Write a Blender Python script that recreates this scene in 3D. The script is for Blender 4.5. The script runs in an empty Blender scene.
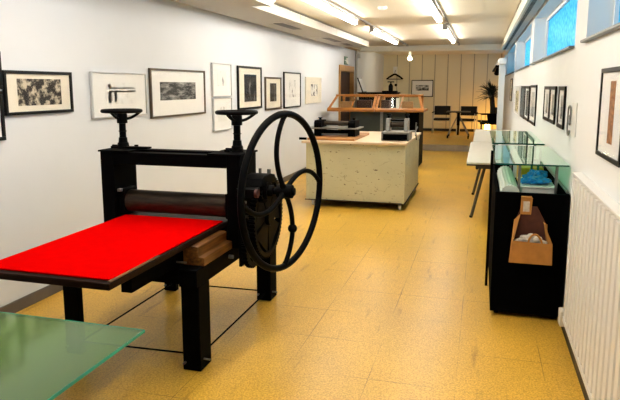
import bpy, bmesh, math, random
from mathutils import Vector, Matrix
random.seed(7)
PI = math.pi
SC = bpy.context.scene
COL = SC.collection

# ------------------------------------------------------------ camera, world, exposure
F_PX = 597.96; YAW = math.radians(15.885); PITCH = math.radians(8.935); H = 1.60
fw = Vector((-math.sin(YAW)*math.cos(PITCH), math.cos(YAW)*math.cos(PITCH), -math.sin(PITCH)))
rt = Vector((math.cos(YAW), math.sin(YAW), 0)); up = rt.cross(fw)
cd = bpy.data.cameras.new('camera'); cam = bpy.data.objects.new('camera', cd); COL.objects.link(cam)
cd.sensor_width = 36; cd.lens = F_PX/620*36; cd.shift_y = -20/620; cd.clip_start = .05; cd.clip_end = 200
cam.matrix_world = Matrix(((rt.x, up.x, -fw.x, 0), (rt.y, up.y, -fw.y, 0), (rt.z, up.z, -fw.z, H), (0, 0, 0, 1)))
SC.camera = cam
w = bpy.data.worlds.new('sky'); SC.world = w; w.use_nodes = True
w.node_tree.nodes['Background'].inputs[0].default_value = (.80, .92, 1.0, 1)
w.node_tree.nodes['Background'].inputs[1].default_value = 1.0
SC.view_settings.view_transform = 'Standard'; SC.view_settings.look = 'None'
SC.view_settings.exposure = 1.29; SC.view_settings.gamma = 1; SC.view_settings.use_curve_mapping = False
TUBE_POWER = 16.0

# ------------------------------------------------------------ materials
def newmat(name):
    m = bpy.data.materials.new(name); m.use_nodes = True
    return m, m.node_tree, m.node_tree.nodes['Principled BSDF']
def mat(name, c, rough=.5, metal=0., var=.08, scale=12., bump=0., spec=None, stretch=None, coat=0):
    m, nt, b = newmat(name)
    b.inputs['Roughness'].default_value = rough; b.inputs['Metallic'].default_value = metal
    if spec is not None: b.inputs['Specular IOR Level'].default_value = spec
    if coat: b.inputs['Coat Weight'].default_value = coat; b.inputs['Coat Roughness'].default_value = .1
    tc = nt.nodes.new('ShaderNodeTexCoord'); mp = nt.nodes.new('ShaderNodeMapping')
    if stretch: mp.inputs['Scale'].default_value = stretch
    nz = nt.nodes.new('ShaderNodeTexNoise'); nz.inputs['Scale'].default_value = scale; nz.inputs['Detail'].default_value = 5
    cr = nt.nodes.new('ShaderNodeValToRGB')
    cr.color_ramp.elements[0].position = .3; cr.color_ramp.elements[1].position = .7
    cr.color_ramp.elements[0].color = tuple(max(0, v*(1-var)) for v in c)+(1,)
    cr.color_ramp.elements[1].color = tuple(min(1, v*(1+var)) for v in c)+(1,)
    L = nt.links.new
    L(tc.outputs['Object'], mp.inputs[0]); L(mp.outputs[0], nz.inputs['Vector']); L(nz.outputs['Fac'], cr.inputs[0]); L(cr.outputs[0], b.inputs['Base Color'])
    if bump:
        bp = nt.nodes.new('ShaderNodeBump'); bp.inputs['Strength'].default_value = bump; bp.inputs['Distance'].default_value = .01
        L(nz.outputs['Fac'], bp.inputs['Height']); L(bp.outputs[0], b.inputs['Normal'])
    return m
def wood(name, dark, light, axis='x', scale=6, rough=.4):
    st = {'x': (1, 12, 12), 'y': (12, 1, 12), 'z': (12, 12, 1)}[axis]
    m = mat(name, light, rough, 0, 0, scale, .05, stretch=st)
    cr = [n for n in m.node_tree.nodes if n.type == 'VALTORGB'][0]
    cr.color_ramp.elements[0].color = dark+(1,); cr.color_ramp.elements[1].color = light+(1,)
    return m
def glass(name, tint, rough=.03, dens=.25, spec=1.0, body=None):
    # pane: tinted see-through mixed with a glossy coat by fresnel
    m, nt, b = newmat(name); nt.nodes.remove(b)
    out = nt.nodes['Material Output']; L = nt.links.new
    tr = nt.nodes.new('ShaderNodeBsdfTransparent'); tr.inputs[0].default_value = tint+(1,)
    df = nt.nodes.new('ShaderNodeBsdfDiffuse'); df.inputs[0].default_value = (body or tint)+(1,)
    gl = nt.nodes.new('ShaderNodeBsdfGlossy'); gl.inputs['Roughness'].default_value = rough; gl.inputs[0].default_value = (.95, 1, .97, 1)
    fr = nt.nodes.new('ShaderNodeFresnel'); fr.inputs[0].default_value = 1.5
    ml = nt.nodes.new('ShaderNodeMath'); ml.operation = 'MULTIPLY'; ml.inputs[1].default_value = spec; ml.use_clamp = True
    m1 = nt.nodes.new('ShaderNodeMixShader'); m1.inputs[0].default_value = dens
    m2 = nt.nodes.new('ShaderNodeMixShader')
    L(tr.outputs[0], m1.inputs[1]); L(df.outputs[0], m1.inputs[2]); L(fr.outputs[0], ml.inputs[0])
    ge = nt.nodes.new('ShaderNodeNewGeometry'); iv = nt.nodes.new('ShaderNodeMath'); iv.operation = 'SUBTRACT'; iv.inputs[0].default_value = 1
    m3 = nt.nodes.new('ShaderNodeMath'); m3.operation = 'MULTIPLY'       # only the outer faces mirror
    L(ge.outputs['Backfacing'], iv.inputs[1]); L(iv.outputs[0], m3.inputs[0]); L(ml.outputs[0], m3.inputs[1]); L(m3.outputs[0], m2.inputs[0])
    L(m1.outputs[0], m2.inputs[1]); L(gl.outputs[0], m2.inputs[2]); L(m2.outputs[0], out.inputs[0])
    return m
def art(name, dark, light, scale=9, lo=.42, hi=.58, stretch=(1, 1, 1), seed=0., detail=8, kind='noise'):
    m, nt, b = newmat(name); b.inputs['Roughness'].default_value = .7
    L = nt.links.new
    tc = nt.nodes.new('ShaderNodeTexCoord'); mp = nt.nodes.new('ShaderNodeMapping')
    mp.inputs['Scale'].default_value = stretch; mp.inputs['Location'].default_value = (seed, seed*1.7, seed*.6)
    if kind == 'noise':
        nz = nt.nodes.new('ShaderNodeTexNoise'); nz.inputs['Scale'].default_value = scale; nz.inputs['Detail'].default_value = detail; nz.inputs['Roughness'].default_value = .65; o = nz.outputs['Fac']
    else:
        nz = nt.nodes.new('ShaderNodeTexVoronoi'); nz.inputs['Scale'].default_value = scale; nz.distance = 'CHEBYCHEV'; nz.inputs['Detail'].default_value = 2; o = nz.outputs['Color']
    cr = nt.nodes.new('ShaderNodeValToRGB'); cr.color_ramp.elements[0].position = lo; cr.color_ramp.elements[1].position = hi
    cr.color_ramp.elements[0].color = dark+(1,); cr.color_ramp.elements[1].color = light+(1,)
    L(tc.outputs['Object'], mp.inputs[0]); L(mp.outputs[0], nz.inputs['Vector']); L(o, cr.inputs[0]); L(cr.outputs[0], b.inputs['Base Color'])
    return m
def emit(name, c, s):
    m, nt, b = newmat(name)
    b.inputs['Base Color'].default_value = c+(1,); b.inputs['Emission Color'].default_value = c+(1,); b.inputs['Emission Strength'].default_value = s
    return m

M = {}
M['wall'] = mat('wall_paint', (.69, .715, .755), .7, 0, .012, 3, .02)
M['wall_right'] = mat('wall_paint_warm', (.78, .79, .785), .7, 0, .012, 3, .02)
M['wall_back'] = mat('wall_panel_cream', (.78, .71, .50), .6, 0, .03, 2)
M['seam'] = mat('panel_seam', (.40, .35, .25), .7)
M['ceil'] = mat('ceiling_paint', (.82, .75, .60), .8, 0, .02, 2)
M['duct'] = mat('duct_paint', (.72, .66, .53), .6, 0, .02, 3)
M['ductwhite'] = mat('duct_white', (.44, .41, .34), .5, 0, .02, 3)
M['beam'] = mat('beam_cream', (.88, .83, .69), .6, 0, .02, 3)
M['molding'] = mat('molding_brown', (.34, .24, .12), .6)
M['base_l'] = mat('skirting_grey', (.10, .085, .075), .5)
M['base_r'] = mat('skirting_black', (.012, .012, .012), .5)
M['black'] = mat('black_enamel', (.0012, .0012, .0014), .6, 0, .3, 20, spec=.03)
M['blackmatte'] = mat('matt_black', (.0012, .0012, .0014), .9, 0, .2, spec=.02)
M['castiron'] = mat('cast_iron', (.0018, .0018, .002), .5, .0, .3, 30, spec=.05)
M['steel'] = mat('worn_steel', (.22, .22, .21), .4, .8, .15, 30)
M['roller'] = mat('dark_roller_steel', (.035, .024, .015), .42, .6, .5, 10, stretch=(1, 6, 6))
M['darkwood'] = wood('dark_bed_edge', (.006, .002, .001), (.022, .008, .004), 'x', 8, .45)
M['darkwood'].node_tree.nodes['Principled BSDF'].inputs['Specular IOR Level'].default_value = .08
M['red'] = mat('red_felt', (.62, .001, .001), .9, 0, .03, 20, .05, spec=.0)
M['oak'] = wood('oak_rail', (.05, .016, .002), (.24, .09, .014), 'y', 5, .45)
M['pine'] = wood('pine_case', (.17, .055, .005), (.42, .16, .02), 'x', 5, .38)
M['board'] = wood('press_board', (.30, .12, .03), (.52, .24, .07), 'x', 5, .45)
M['birch'] = wood('birch_top', (.60, .44, .27), (.72, .56, .38), 'x', 3, .4)
M['doorwood'] = wood('door_frame_wood', (.30, .14, .03), (.42, .21, .05), 'z', 4, .5)
M['doordark'] = wood('door_leaf_wood', (.020, .004, .001), (.045, .010, .003), 'z', 4, .8)
M['slate'] = mat('slate_green_panel', (.016, .026, .022), .55, 0, .1)
M['chrome'] = mat('brushed_metal', (.55, .55, .53), .28, 1, .05)
M['silver'] = mat('silver_frame', (.55, .55, .56), .35, .6, .05)
M['bronze'] = mat('bronze_frame', (.10, .07, .045), .35, .4, .2)
M['blackframe'] = mat('black_frame', (.002, .002, .002), .4, 0, .2, spec=.2)
M['matwhite'] = mat('mat_white', (.80, .80, .79), .8, 0, .01)
M['matcream'] = mat('mat_cream', (.74, .69, .58), .8, 0, .02)
M['pic_glass'] = glass('picture_glass', (1, 1, 1), .04, 0.0, .35)
M['case_glass'] = glass('case_glass', (.97, .99, .97), .03, .0, .35)
M['tableglass'] = glass('green_glass', (.50, .86, .68), .03, .12, 1.3)
M['glassedge'] = mat('glass_edge_green', (.005, .07, .05), .2, 0, .1)
M['frostglass'] = glass('frosted_green_glass', (.46, .78, .34), .10, .45, .95, (.13, .23, .075))
M['frostedge'] = mat('frosted_glass_edge', (.02, .34, .22), .2, 0, .1)
M['tabletop'] = mat('table_laminate', (.62, .60, .53), .45, 0, .03)
M['tableedge'] = mat('table_edge_dark', (.03, .028, .026), .5)
M['tube'] = emit('tube_light', (1.0, .955, .88), TUBE_POWER)
M['bulb'] = emit('bulb_light', (1.0, .88, .62), 70)
M['warm'] = emit('warm_lamp', (1.0, .55, .12), 14)
M['metalgrey'] = mat('track_grey', (.38, .36, .32), .5, .3)
M['radiator'] = mat('radiator_white', (.83, .82, .79), .35, 0, .01)
M['kraft'] = mat('kraft_paper', (.44, .19, .035), .75, 0, .12, 18, .15)
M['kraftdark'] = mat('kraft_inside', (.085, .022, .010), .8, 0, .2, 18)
M['paper'] = mat('crumpled_paper', (.55, .50, .42), .7, 0, .35, 25, .3)
M['white'] = mat('white_plastic', (.80, .80, .77), .4, 0, .02)
M['blue'] = mat('blue_gloves', (.005, .20, .62), .4, 0, .35, 30, .3)
M['yellow'] = mat('yellow_box', (.75, .45, .03), .5)
M['fabric'] = mat('black_fabric', (.006, .006, .007), .9, 0, .2)
M['leaf'] = mat('dark_leaf', (.010, .018, .008), .5, 0, .4)
M['trunk'] = mat('dark_trunk', (.014, .011, .008), .8)
M['pale'] = mat('pale_post', (.62, .68, .72), .4, 0, .02)
M['green'] = mat('sign_green', (.02, .12, .07), .5)
M['brownbox'] = mat('brown_parcel', (.34, .18, .07), .7)
M['step'] = mat('step_riser', (.30, .25, .18), .5)
M['redpaint'] = mat('worn_red_paint', (.05, .005, .003), .6, 0, .4)
M['grille'] = mat('grille_grey', (.42, .40, .36), .6)
M['silldark'] = mat('sill_grey', (.12, .12, .12), .4)
M['legmetal'] = mat('leg_metal', (.085, .08, .07), .45, .3)
M['brass'] = mat('brass', (.45, .32, .10), .35, .8)

def floor_mat(name):
    m, nt, b = newmat(name); L = nt.links.new; N = nt.nodes.new
    b.inputs['Roughness'].default_value = .30; b.inputs['Specular IOR Level'].default_value = .42
    tc = N('ShaderNodeTexCoord')
    sp = N('ShaderNodeTexNoise'); sp.inputs['Scale'].default_value = 110; sp.inputs['Detail'].default_value = 4
    bl = N('ShaderNodeTexNoise'); bl.inputs['Scale'].default_value = .9; bl.inputs['Detail'].default_value = 6
    L(tc.outputs['Object'], sp.inputs['Vector']); L(tc.outputs['Object'], bl.inputs['Vector'])
    c1 = N('ShaderNodeValToRGB'); e = c1.color_ramp.elements
    e[0].position = .33; e[0].color = (.57, .31, .028, 1); e[1].position = .66; e[1].color = (.92, .60, .095, 1)
    L(sp.outputs['Fac'], c1.inputs[0])
    c2 = N('ShaderNodeValToRGB'); e = c2.color_ramp.elements
    e[0].position = .3; e[0].color = (.82, .78, .74, 1); e[1].position = .72; e[1].color = (1.08, 1.04, 1.0, 1)
    L(bl.outputs['Fac'], c2.inputs[0])
    mx = N('ShaderNodeMix'); mx.data_type = 'RGBA'; mx.blend_type = 'MULTIPLY'; mx.inputs[0].default_value = 1
    L(c1.outputs[0], mx.inputs[6]); L(c2.outputs[0], mx.inputs[7])
    # joints
    mp = N('ShaderNodeMapping'); mp.inputs['Location'].default_value = (.33, -3.25, 0)
    br = N('ShaderNodeTexBrick'); br.offset = 0; br.inputs['Scale'].default_value = 1
    br.inputs['Brick Width'].default_value = .47; br.inputs['Row Height'].default_value = .47
    br.inputs['Mortar Size'].default_value = .0028; br.inputs['Mortar Smooth'].default_value = .3
    br.inputs['Color1'].default_value = (1, 1, 1, 1); br.inputs['Color2'].default_value = (.955, .94, .91, 1); br.inputs['Mortar'].default_value = (.50, .40, .30, 1)
    L(tc.outputs['Object'], mp.inputs[0]); L(mp.outputs[0], br.inputs['Vector'])
    jn = N('ShaderNodeTexNoise'); jn.inputs['Scale'].default_value = 1.7; L(tc.outputs['Object'], jn.inputs['Vector'])
    jr = N('ShaderNodeValToRGB'); jr.color_ramp.elements[0].position = .42; jr.color_ramp.elements[1].position = .62
    L(jn.outputs['Fac'], jr.inputs[0])
    m2 = N('ShaderNodeMix'); m2.data_type = 'RGBA'; m2.blend_type = 'MULTIPLY'
    L(jr.outputs[0], m2.inputs[0]); L(mx.outputs[2], m2.inputs[6]); L(br.outputs['Color'], m2.inputs[7])
    # scuffs
    mp2 = N('ShaderNodeMapping'); mp2.inputs['Scale'].default_value = (7, .9, 1); mp2.inputs['Rotation'].default_value = (0, 0, .35)
    sc = N('ShaderNodeTexNoise'); sc.inputs['Scale'].default_value = 2.2; sc.inputs['Detail'].default_value = 7
    L(tc.outputs['Object'], mp2.inputs[0]); L(mp2.outputs[0], sc.inputs['Vector'])
    c3 = N('ShaderNodeValToRGB'); e = c3.color_ramp.elements
    e[0].position = .27; e[0].color = (.55, .42, .30, 1); e[1].position = .37; e[1].color = (1, 1, 1, 1)
    L(sc.outputs['Fac'], c3.inputs[0])
    m3 = N('ShaderNodeMix'); m3.data_type = 'RGBA'; m3.blend_type = 'MULTIPLY'; m3.inputs[0].default_value = .6
    L(m2.outputs[2], m3.inputs[6]); L(c3.outputs[0], m3.inputs[7]); L(m3.outputs[2], b.inputs['Base Color'])
    rr = N('ShaderNodeMapRange'); rr.inputs[3].default_value = .24; rr.inputs[4].default_value = .42
    L(bl.outputs['Fac'], rr.inputs[0]); L(rr.outputs[0], b.inputs['Roughness'])
    return m
M['floor'] = floor_mat('yellow_linoleum')

def scratched(name):
    m = mat(name, (.54, .52, .34), .5, 0, .07, 2.5)
    nt = m.node_tree; b = nt.nodes['Principled BSDF']; L = nt.links.new; N = nt.nodes.new
    base = b.inputs['Base Color'].links[0].from_socket
    tc = N('ShaderNodeTexCoord')
    sep = N('ShaderNodeSeparateXYZ'); L(tc.outputs['Object'], sep.inputs[0])
    # chips gathered around one spot plus thin scratches
    nz = N('ShaderNodeTexNoise'); nz.inputs['Scale'].default_value = 14; nz.inputs['Detail'].default_value = 5; nz.inputs['Roughness'].default_value = .7
    mp = N('ShaderNodeMapping'); mp.inputs['Scale'].default_value = (1, 1, 2.6); mp.inputs['Rotation'].default_value = (0, .3, 0)
    L(tc.outputs['Object'], mp.inputs[0]); L(mp.outputs[0], nz.inputs['Vector'])
    cr = N('ShaderNodeValToRGB'); cr.color_ramp.elements[0].position = .625; cr.color_ramp.elements[1].position = .65
    L(nz.outputs['Fac'], cr.inputs[0])
    wv = N('ShaderNodeTexNoise'); wv.inputs['Scale'].default_value = 2.3; wv.inputs['Detail'].default_value = 3
    mp2 = N('ShaderNodeMapping'); mp2.inputs['Scale'].default_value = (1, 1, 1.8); mp2.inputs['Rotation'].default_value = (0, -.4, 0); mp2.inputs['Location'].default_value = (3, 1, 5)
    L(tc.outputs['Object'], mp2.inputs[0]); L(mp2.outputs[0], wv.inputs['Vector'])
    c2 = N('ShaderNodeValToRGB'); e = c2.color_ramp.elements
    e[0].position = .497; e[0].color = (0, 0, 0, 1); e[1].position = .5; e[1].color = (.8, .8, .8, 1)
    x = e.new(.503); x.color = (0, 0, 0, 1)
    L(wv.outputs['Fac'], c2.inputs[0])
    mk = N('ShaderNodeTexNoise'); mk.inputs['Scale'].default_value = 1.6; L(mp.outputs[0], mk.inputs['Vector'])
    mr = N('ShaderNodeValToRGB'); mr.color_ramp.elements[0].position = .52; mr.color_ramp.elements[1].position = .6; L(mk.outputs['Fac'], mr.inputs[0])
    mm = N('ShaderNodeMath'); mm.operation = 'MULTIPLY'; L(c2.outputs[0], mm.inputs[0]); L(mr.outputs[0], mm.inputs[1])
    ad = N('ShaderNodeMath'); ad.operation = 'MAXIMUM'; L(cr.outputs[0], ad.inputs[0]); L(mm.outputs[0], ad.inputs[1])
    mx = N('ShaderNodeMix'); mx.data_type = 'RGBA'; mx.inputs[7].default_value = (.10, .07, .045, 1)
    L(ad.outputs[0], mx.inputs[0]); L(base, mx.inputs[6]); L(mx.outputs[2], b.inputs['Base Color'])
    return m
M['cartpaint'] = scratched('scratched_cream_paint')

def pane_mat():
    m, nt, b = newmat('textured_window_glass'); nt.nodes.remove(b); L = nt.links.new; N = nt.nodes.new
    tl = N('ShaderNodeBsdfTranslucent'); gl = N('ShaderNodeBsdfGlossy'); gl.inputs['Roughness'].default_value = .25
    tc = N('ShaderNodeTexCoord'); nz = N('ShaderNodeTexNoise'); nz.inputs['Scale'].default_value = 22; nz.inputs['Detail'].default_value = 4
    cr = N('ShaderNodeValToRGB'); e = cr.color_ramp.elements
    e[0].position = .35; e[0].color = (.14, .48, .66, 1); e[1].position = .65; e[1].color = (.34, .76, .92, 1)
    L(tc.outputs['Object'], nz.inputs['Vector']); L(nz.outputs['Fac'], cr.inputs[0]); L(cr.outputs[0], tl.inputs[0])
    mx = N('ShaderNodeMixShader'); mx.inputs[0].default_value = .06
    L(tl.outputs[0], mx.inputs[1]); L(gl.outputs[0], mx.inputs[2]); L(mx.outputs[0], nt.nodes['Material Output'].inputs[0])
    return m
M['pane'] = pane_mat()

# ------------------------------------------------------------ mesh helpers
class MB:
    def __init__(s): s.bm = bmesh.new()
    def box(s, x0, x1, y0, y1, z0, z1):
        vs = [s.bm.verts.new((x, y, z)) for x in (x0, x1) for y in (y0, y1) for z in (z0, z1)]
        for f in ((0, 1, 3, 2), (4, 6, 7, 5), (0, 4, 5, 1), (2, 3, 7, 6), (0, 2, 6, 4), (1, 5, 7, 3)):
            s.bm.faces.new([vs[i] for i in f])
        return s
    def hull8(s, a, b):                      # prism between two quads
        va = [s.bm.verts.new(p) for p in a]; vb = [s.bm.verts.new(p) for p in b]
        s.bm.faces.new(va); s.bm.faces.new(vb[::-1]); n = len(a)
        for i in range(n): s.bm.faces.new((va[i], vb[i], vb[(i+1) % n], va[(i+1) % n]))
        return s
    def prism(s, pts, axis, a0, a1):         # outline in the other two axes
        def p(u, v, w):
            return {'x': (w, u, v), 'y': (u, w, v), 'z': (u, v, w)}[axis]
        return s.hull8([p(u, v, a0) for u, v in pts], [p(u, v, a1) for u, v in pts])
    def tube(s, pts, r, n=10, closed=False):
        pts = [Vector(p) for p in pts]; rs = r if isinstance(r, (list, tuple)) else [r]*len(pts)
        rings = []; N = len(pts); prev = None
        for i, p in enumerate(pts):
            if closed: t = pts[(i+1) % N]-pts[i-1]
            else: t = pts[min(i+1, N-1)]-pts[max(i-1, 0)]
            t.normalize()
            if prev is None:
                u = t.orthogonal().normalized()
            else:
                u = prev-t*prev.dot(t)
                u = u.normalized() if u.length > 1e-6 else t.orthogonal().normalized()
            prev = u; v = t.cross(u)
            rings.append([s.bm.verts.new(p+(u*math.cos(2*PI*k/n)+v*math.sin(2*PI*k/n))*rs[i]) for k in range(n)])
        m = N if closed else N-1
        for i in range(m):
            a = rings[i]; b = rings[(i+1) % N]
            for k in range(n): s.bm.faces.new((a[k], a[(k+1) % n], b[(k+1) % n], b[k]))
        if not closed:
            s.bm.faces.new(rings[0][::-1]); s.bm.faces.new(rings[-1])
        return s
    def cyl(s, a, b, r, n=20): return s.tube([a, b], r, n)
    def ring(s, c, R, r, axis='z', n=48, m=10, tilt=0.):
        c = Vector(c); pts = []
        for i in range(n):
            a = 2*PI*i/n; u, v = math.cos(a)*R, math.sin(a)*R
            pts.append(c+Vector({'z': (u, v, 0), 'x': (tilt*u, u, v), 'y': (u, 0, v)}[axis]))
        return s.tube(pts, r, m, True)
    def sphere(s, c, r, sz=1.):
        bmesh.ops.create_uvsphere(s.bm, u_segments=20, v_segments=12, radius=r, matrix=Matrix.Translation(c) @ Matrix.Diagonal((1, 1, sz, 1)))
        return s
    def quad(s, *pts):
        s.bm.faces.new([s.bm.verts.new(p) for p in pts]); return s

def prop(o, label=None, cat=None, group=None, kind=None):
    if label: o['label'] = label
    if cat: o['category'] = cat
    if group: o['group'] = group
    if kind: o['kind'] = kind
    return o
def origin(o):
    v = Vector((0, 0, 0))
    while o: v += o.location; o = o.parent
    return v
def obj(name, mb, m, parent=None, bevel=0., smooth=True, loc=None):
    me = bpy.data.meshes.new(name)
    bmesh.ops.recalc_face_normals(mb.bm, faces=mb.bm.faces)
    off = origin(parent)
    if loc is None: loc = Vector((0, 0, 0)) if parent else None
    if parent is None:
        xs = [v.co for v in mb.bm.verts]
        loc = Vector((sum(v.x for v in xs)/len(xs), sum(v.y for v in xs)/len(xs), min(v.z for v in xs)))
        off = loc
    bmesh.ops.translate(mb.bm, verts=mb.bm.verts, vec=-off)
    mb.bm.to_mesh(me); mb.bm.free()
    me.materials.append(M[m] if isinstance(m, str) else m)
    o = bpy.data.objects.new(name, me); COL.objects.link(o)
    o.parent = parent; o.location = loc
    if smooth:
        for p in me.polygons: p.use_smooth = True
        me.set_sharp_from_angle(angle=math.radians(35))
    if bevel:
        b = o.modifiers.new('bevel', 'BEVEL'); b.width = bevel; b.segments = 2; b.limit_method = 'ANGLE'; b.angle_limit = math.radians(50)
    return o
def objs(name, mbs, m, parent, bevel=0.):
    return [obj(name, b, m, parent, bevel) for b in mbs]
def thing(name, label, cat, loc=(0, 0, 0), group=None):
    o = bpy.data.objects.new(name, None); COL.objects.link(o); o.location = loc
    o.empty_display_size = .1
    return prop(o, label, cat, group)
def single(name, mb, m, label, cat, group=None, bevel=0., smooth=True):
    return prop(obj(name, mb, m, None, bevel, smooth), label, cat, group)
def struct(name, mb, m, bevel=0.):
    return prop(obj(name, mb, m, None, bevel, False), kind='structure')
def dup(root, loc, rotz=0., label=None, group=None):
    def cp(o, par):
        c = o.copy(); COL.objects.link(c); c.parent = par
        for ch in [q for q in bpy.data.objects if q.parent == o]: cp(ch, c)
        return c
    r = cp(root, None); r.location = loc; r.rotation_euler = (0, 0, rotz)
    if label: r['label'] = label
    if group: r['group'] = group
    return r
def cubic(p0, p1, p2, p3, n=14):
    p0, p1, p2, p3 = map(Vector, (p0, p1, p2, p3)); o = []
    for i in range(n+1):
        t = i/n; o.append(p0*(1-t)**3+p1*3*t*(1-t)**2+p2*3*t*t*(1-t)+p3*t**3)
    return o

# ------------------------------------------------------------ setting
LX, RX, Y0, Y1, CZ = -3.15, .60, -3.2, 19.9, 2.60
struct('floor', MB().box(LX-.15, RX+.4, Y0-.15, 15.2, -.12, 0), 'floor')
f2 = struct('floor', MB().box(LX-.15, RX+.4, 15.2, Y1+.15, -.12, .15), 'floor')
struct('trim_1', MB().box(LX, RX, 15.17, 15.2, 0, .152), 'step')                       # riser of the platform
struct('wall_left', MB().box(LX-.15, LX, Y0-.15, 13.55, 0, CZ).box(LX-.15, LX, 13.55, 14.95, 2.03, CZ).box(LX-.15, LX, 14.95, Y1+.15, 0, CZ), 'wall')
struct('wall_front', MB().box(LX, RX+.3, Y0-.15, Y0, 0, CZ), 'wall')
bw = MB().box(LX, RX+.3, Y1, Y1+.15, .15, CZ)
wb = struct('wall_back', bw, 'wall_back')
sm = MB()
x = -2.70
while x < RX:
    sm.box(x-.012, x+.012, Y1-.010, Y1+.002, .23, CZ); x += .405
obj('panel_seam', sm, 'seam', wb, smooth=False)
# right wall with window openings
WIN = [(-3.6, -.08), (.40, 4.07), (4.55, 8.22), (8.70, 12.37), (12.85, 16.5), (17.0, 19.6)]
wr = MB().box(RX, RX+.3, Y0-.15, Y1+.15, 0, 1.86).box(RX, RX+.3, Y0-.15, Y1+.15, 2.44, CZ)
edges = [Y0-.15]
piers = [(-.08, .40), (4.07, 4.55), (8.22, 8.70), (12.37, 12.85), (16.5, 17.0), (19.6, Y1+.15)]
for a, b in piers: wr.box(RX, RX+.3, a, b, 1.86, 2.44)
struct('wall_right', wr, 'wall_right')
struct('ceiling', MB().box(LX-.15, RX+.4, Y0-.15, Y1+.15, CZ, CZ+.12), 'ceil')
struct('trim_2', MB().box(LX, RX, 15.40, 15.72, 2.466, CZ-.001), 'beam')              # cross beam
for k, (a, b) in enumerate(WIN):
    a = max(a, Y0)
    t = prop(bpy.data.objects.new('window_%d' % (k+1), None), kind='structure'); COL.objects.link(t); t.location = (RX+.2, (a+b)/2, 1.86)
    fr = MB(); e = .035
    fr.box(.74, .80, a, b, 1.86, 1.90).box(.74, .80, a, b, 2.40, 2.44).box(.74, .80, a, a+e, 1.90, 2.40).box(.74, .80, b-e, b, 1.90, 2.40)
    mid = (a+b)/2
    obj('window_frame', fr, 'wall_right', t, .003)
    obj('window_pane', MB().box(.765, .772, a+e, b-e, 1.90, 2.40), 'pane', t, smooth=False)
    obj('window_sill', MB().box(RX-.035, .74, a+.005, b-.005, 1.861, 1.876), 'silldark', t, .003)
# lowered strip along the window head: white box and dark slotted grille
struct('trim_3', MB().box(.40, .429, Y0, 15.39, 2.45, CZ-.001).box(.40, RX-.001, Y0, 15.39, 2.585, CZ-.001), 'beam')
g = MB().box(.43, .585, Y0, 15.39, 2.462, 2.475)
y = 2.0
gs = MB()
while y < 15.3:
    gs.box(.455, .500, y, y+.05, 2.4605, 2.463); y += .10
tg = struct('trim_4', g, 'grille')
obj('slot', gs, 'blackmatte', tg, smooth=False)
# left duct casing under the ceiling
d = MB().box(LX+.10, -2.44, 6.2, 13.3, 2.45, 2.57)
td = struct('trim_5', d, 'ductwhite', .004)
v = MB()
for a, b in ((8.0, 8.9), (10.6, 11.6), (12.1, 12.7)): v.box(-2.80, -2.66, a, b, 2.446, 2.4515)
obj('vent', v, 'base_l', td, smooth=False)
sj = MB()
for yy in (8.1, 10.25): sj.box(-2.9, -2.437, yy, yy+.012, 2.448, 2.572)
obj('joint', sj, 'seam', td, smooth=False)
struct('trim_6', MB().box(LX+.10, -2.50, Y0, 13.2, 2.57, CZ-.001), 'blackmatte')  # black filler standing in for the shadow line in the gap above the casing
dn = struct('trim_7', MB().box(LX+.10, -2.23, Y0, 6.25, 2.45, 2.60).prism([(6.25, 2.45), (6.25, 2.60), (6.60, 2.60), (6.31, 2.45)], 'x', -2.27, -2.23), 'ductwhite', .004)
struct('trim_8', MB().box(LX+.001, LX+.14, Y0, 15.39, 2.51, 2.56), 'duct')
mo = struct('trim_9', MB().box(LX+.001, LX+.025, Y0, 15.39, 2.485, 2.512).box(LX+.08, LX+.10, Y0, 15.39, 2.49, 2.512), 'molding')
struct('baseboard_left', MB().box(LX+.001, LX+.018, Y0, 13.45, 0, .085), 'base_l', .003)
struct('baseboard_right', MB().box(RX-.022, RX-.001, Y0, 15.16, 0, .068), 'base_r', .002)
struct('baseboard_back', MB().box(LX+.001, RX-.001, Y1-.02, Y1-.001, .151, .235), 'base_r')
# door opening with wooden frame
dr = prop(bpy.data.objects.new('door_1', None), kind='structure'); COL.objects.link(dr); dr.location = (LX, 14.25, 0)
obj('door_frame', MB().box(LX-.14, LX+.03, 13.45, 13.56, 0, 2.08).box(LX-.14, LX+.03, 14.94, 15.05, 0, 2.08).box(LX-.14, LX+.03, 13.561, 14.939, 1.94, 2.08), 'doorwood', dr, .004)
obj('door_leaf', MB().box(LX-.11, LX-.06, 13.565, 14.935, 0.002, 1.935), 'doordark', dr, .003)
obj('door_handle', MB().cyl((LX-.07, 14.82, 1.02), (LX-.01, 14.82, 1.02), .01).cyl((LX-.015, 14.83, 1.02), (LX-.015, 14.70, 1.02), .009), 'chrome', dr)

# ------------------------------------------------------------ ceiling lights
def tube_light(x, ya, yb, label):
    t = thing('ceiling_light', label, 'light', (x, (ya+yb)/2, 2.54), 'long fluorescent tubes in two ceiling rows')
    obj('tube', MB().tube([(x, ya, 2.525), (x, yb, 2.525)], .026, 14), 'tube', t)
    obj('housing', MB().box(x+.012, x+.05, ya+.05, yb-.05, 2.555, 2.575), 'metalgrey', t, .003)
    objs('end_cap', [MB().box(x-.03, x+.05, yy, yy+.027, 2.50, 2.599) for yy in (ya-.03, yb+.003)], 'metalgrey', t, .003)
tube_light(-1.86, 10.35, 13.4, 'farther glowing tube in the left ceiling row, beside the casing end')
tube_light(-1.86, 5.9, 8.95, 'nearer long glowing tube in the left ceiling row')
tube_light(-1.86, 1.4, 4.4, 'glowing tube of the left ceiling row nearest the camera')
tube_light(-.64, 10.3, 13.4, 'farther glowing tube in the right ceiling row, close to the beam')
tube_light(-.64, 5.9, 9.0, 'nearer long glowing tube in the right ceiling row')
tube_light(-.64, 1.4, 4.4, 'glowing tube of the right ceiling row nearest the camera')
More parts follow.
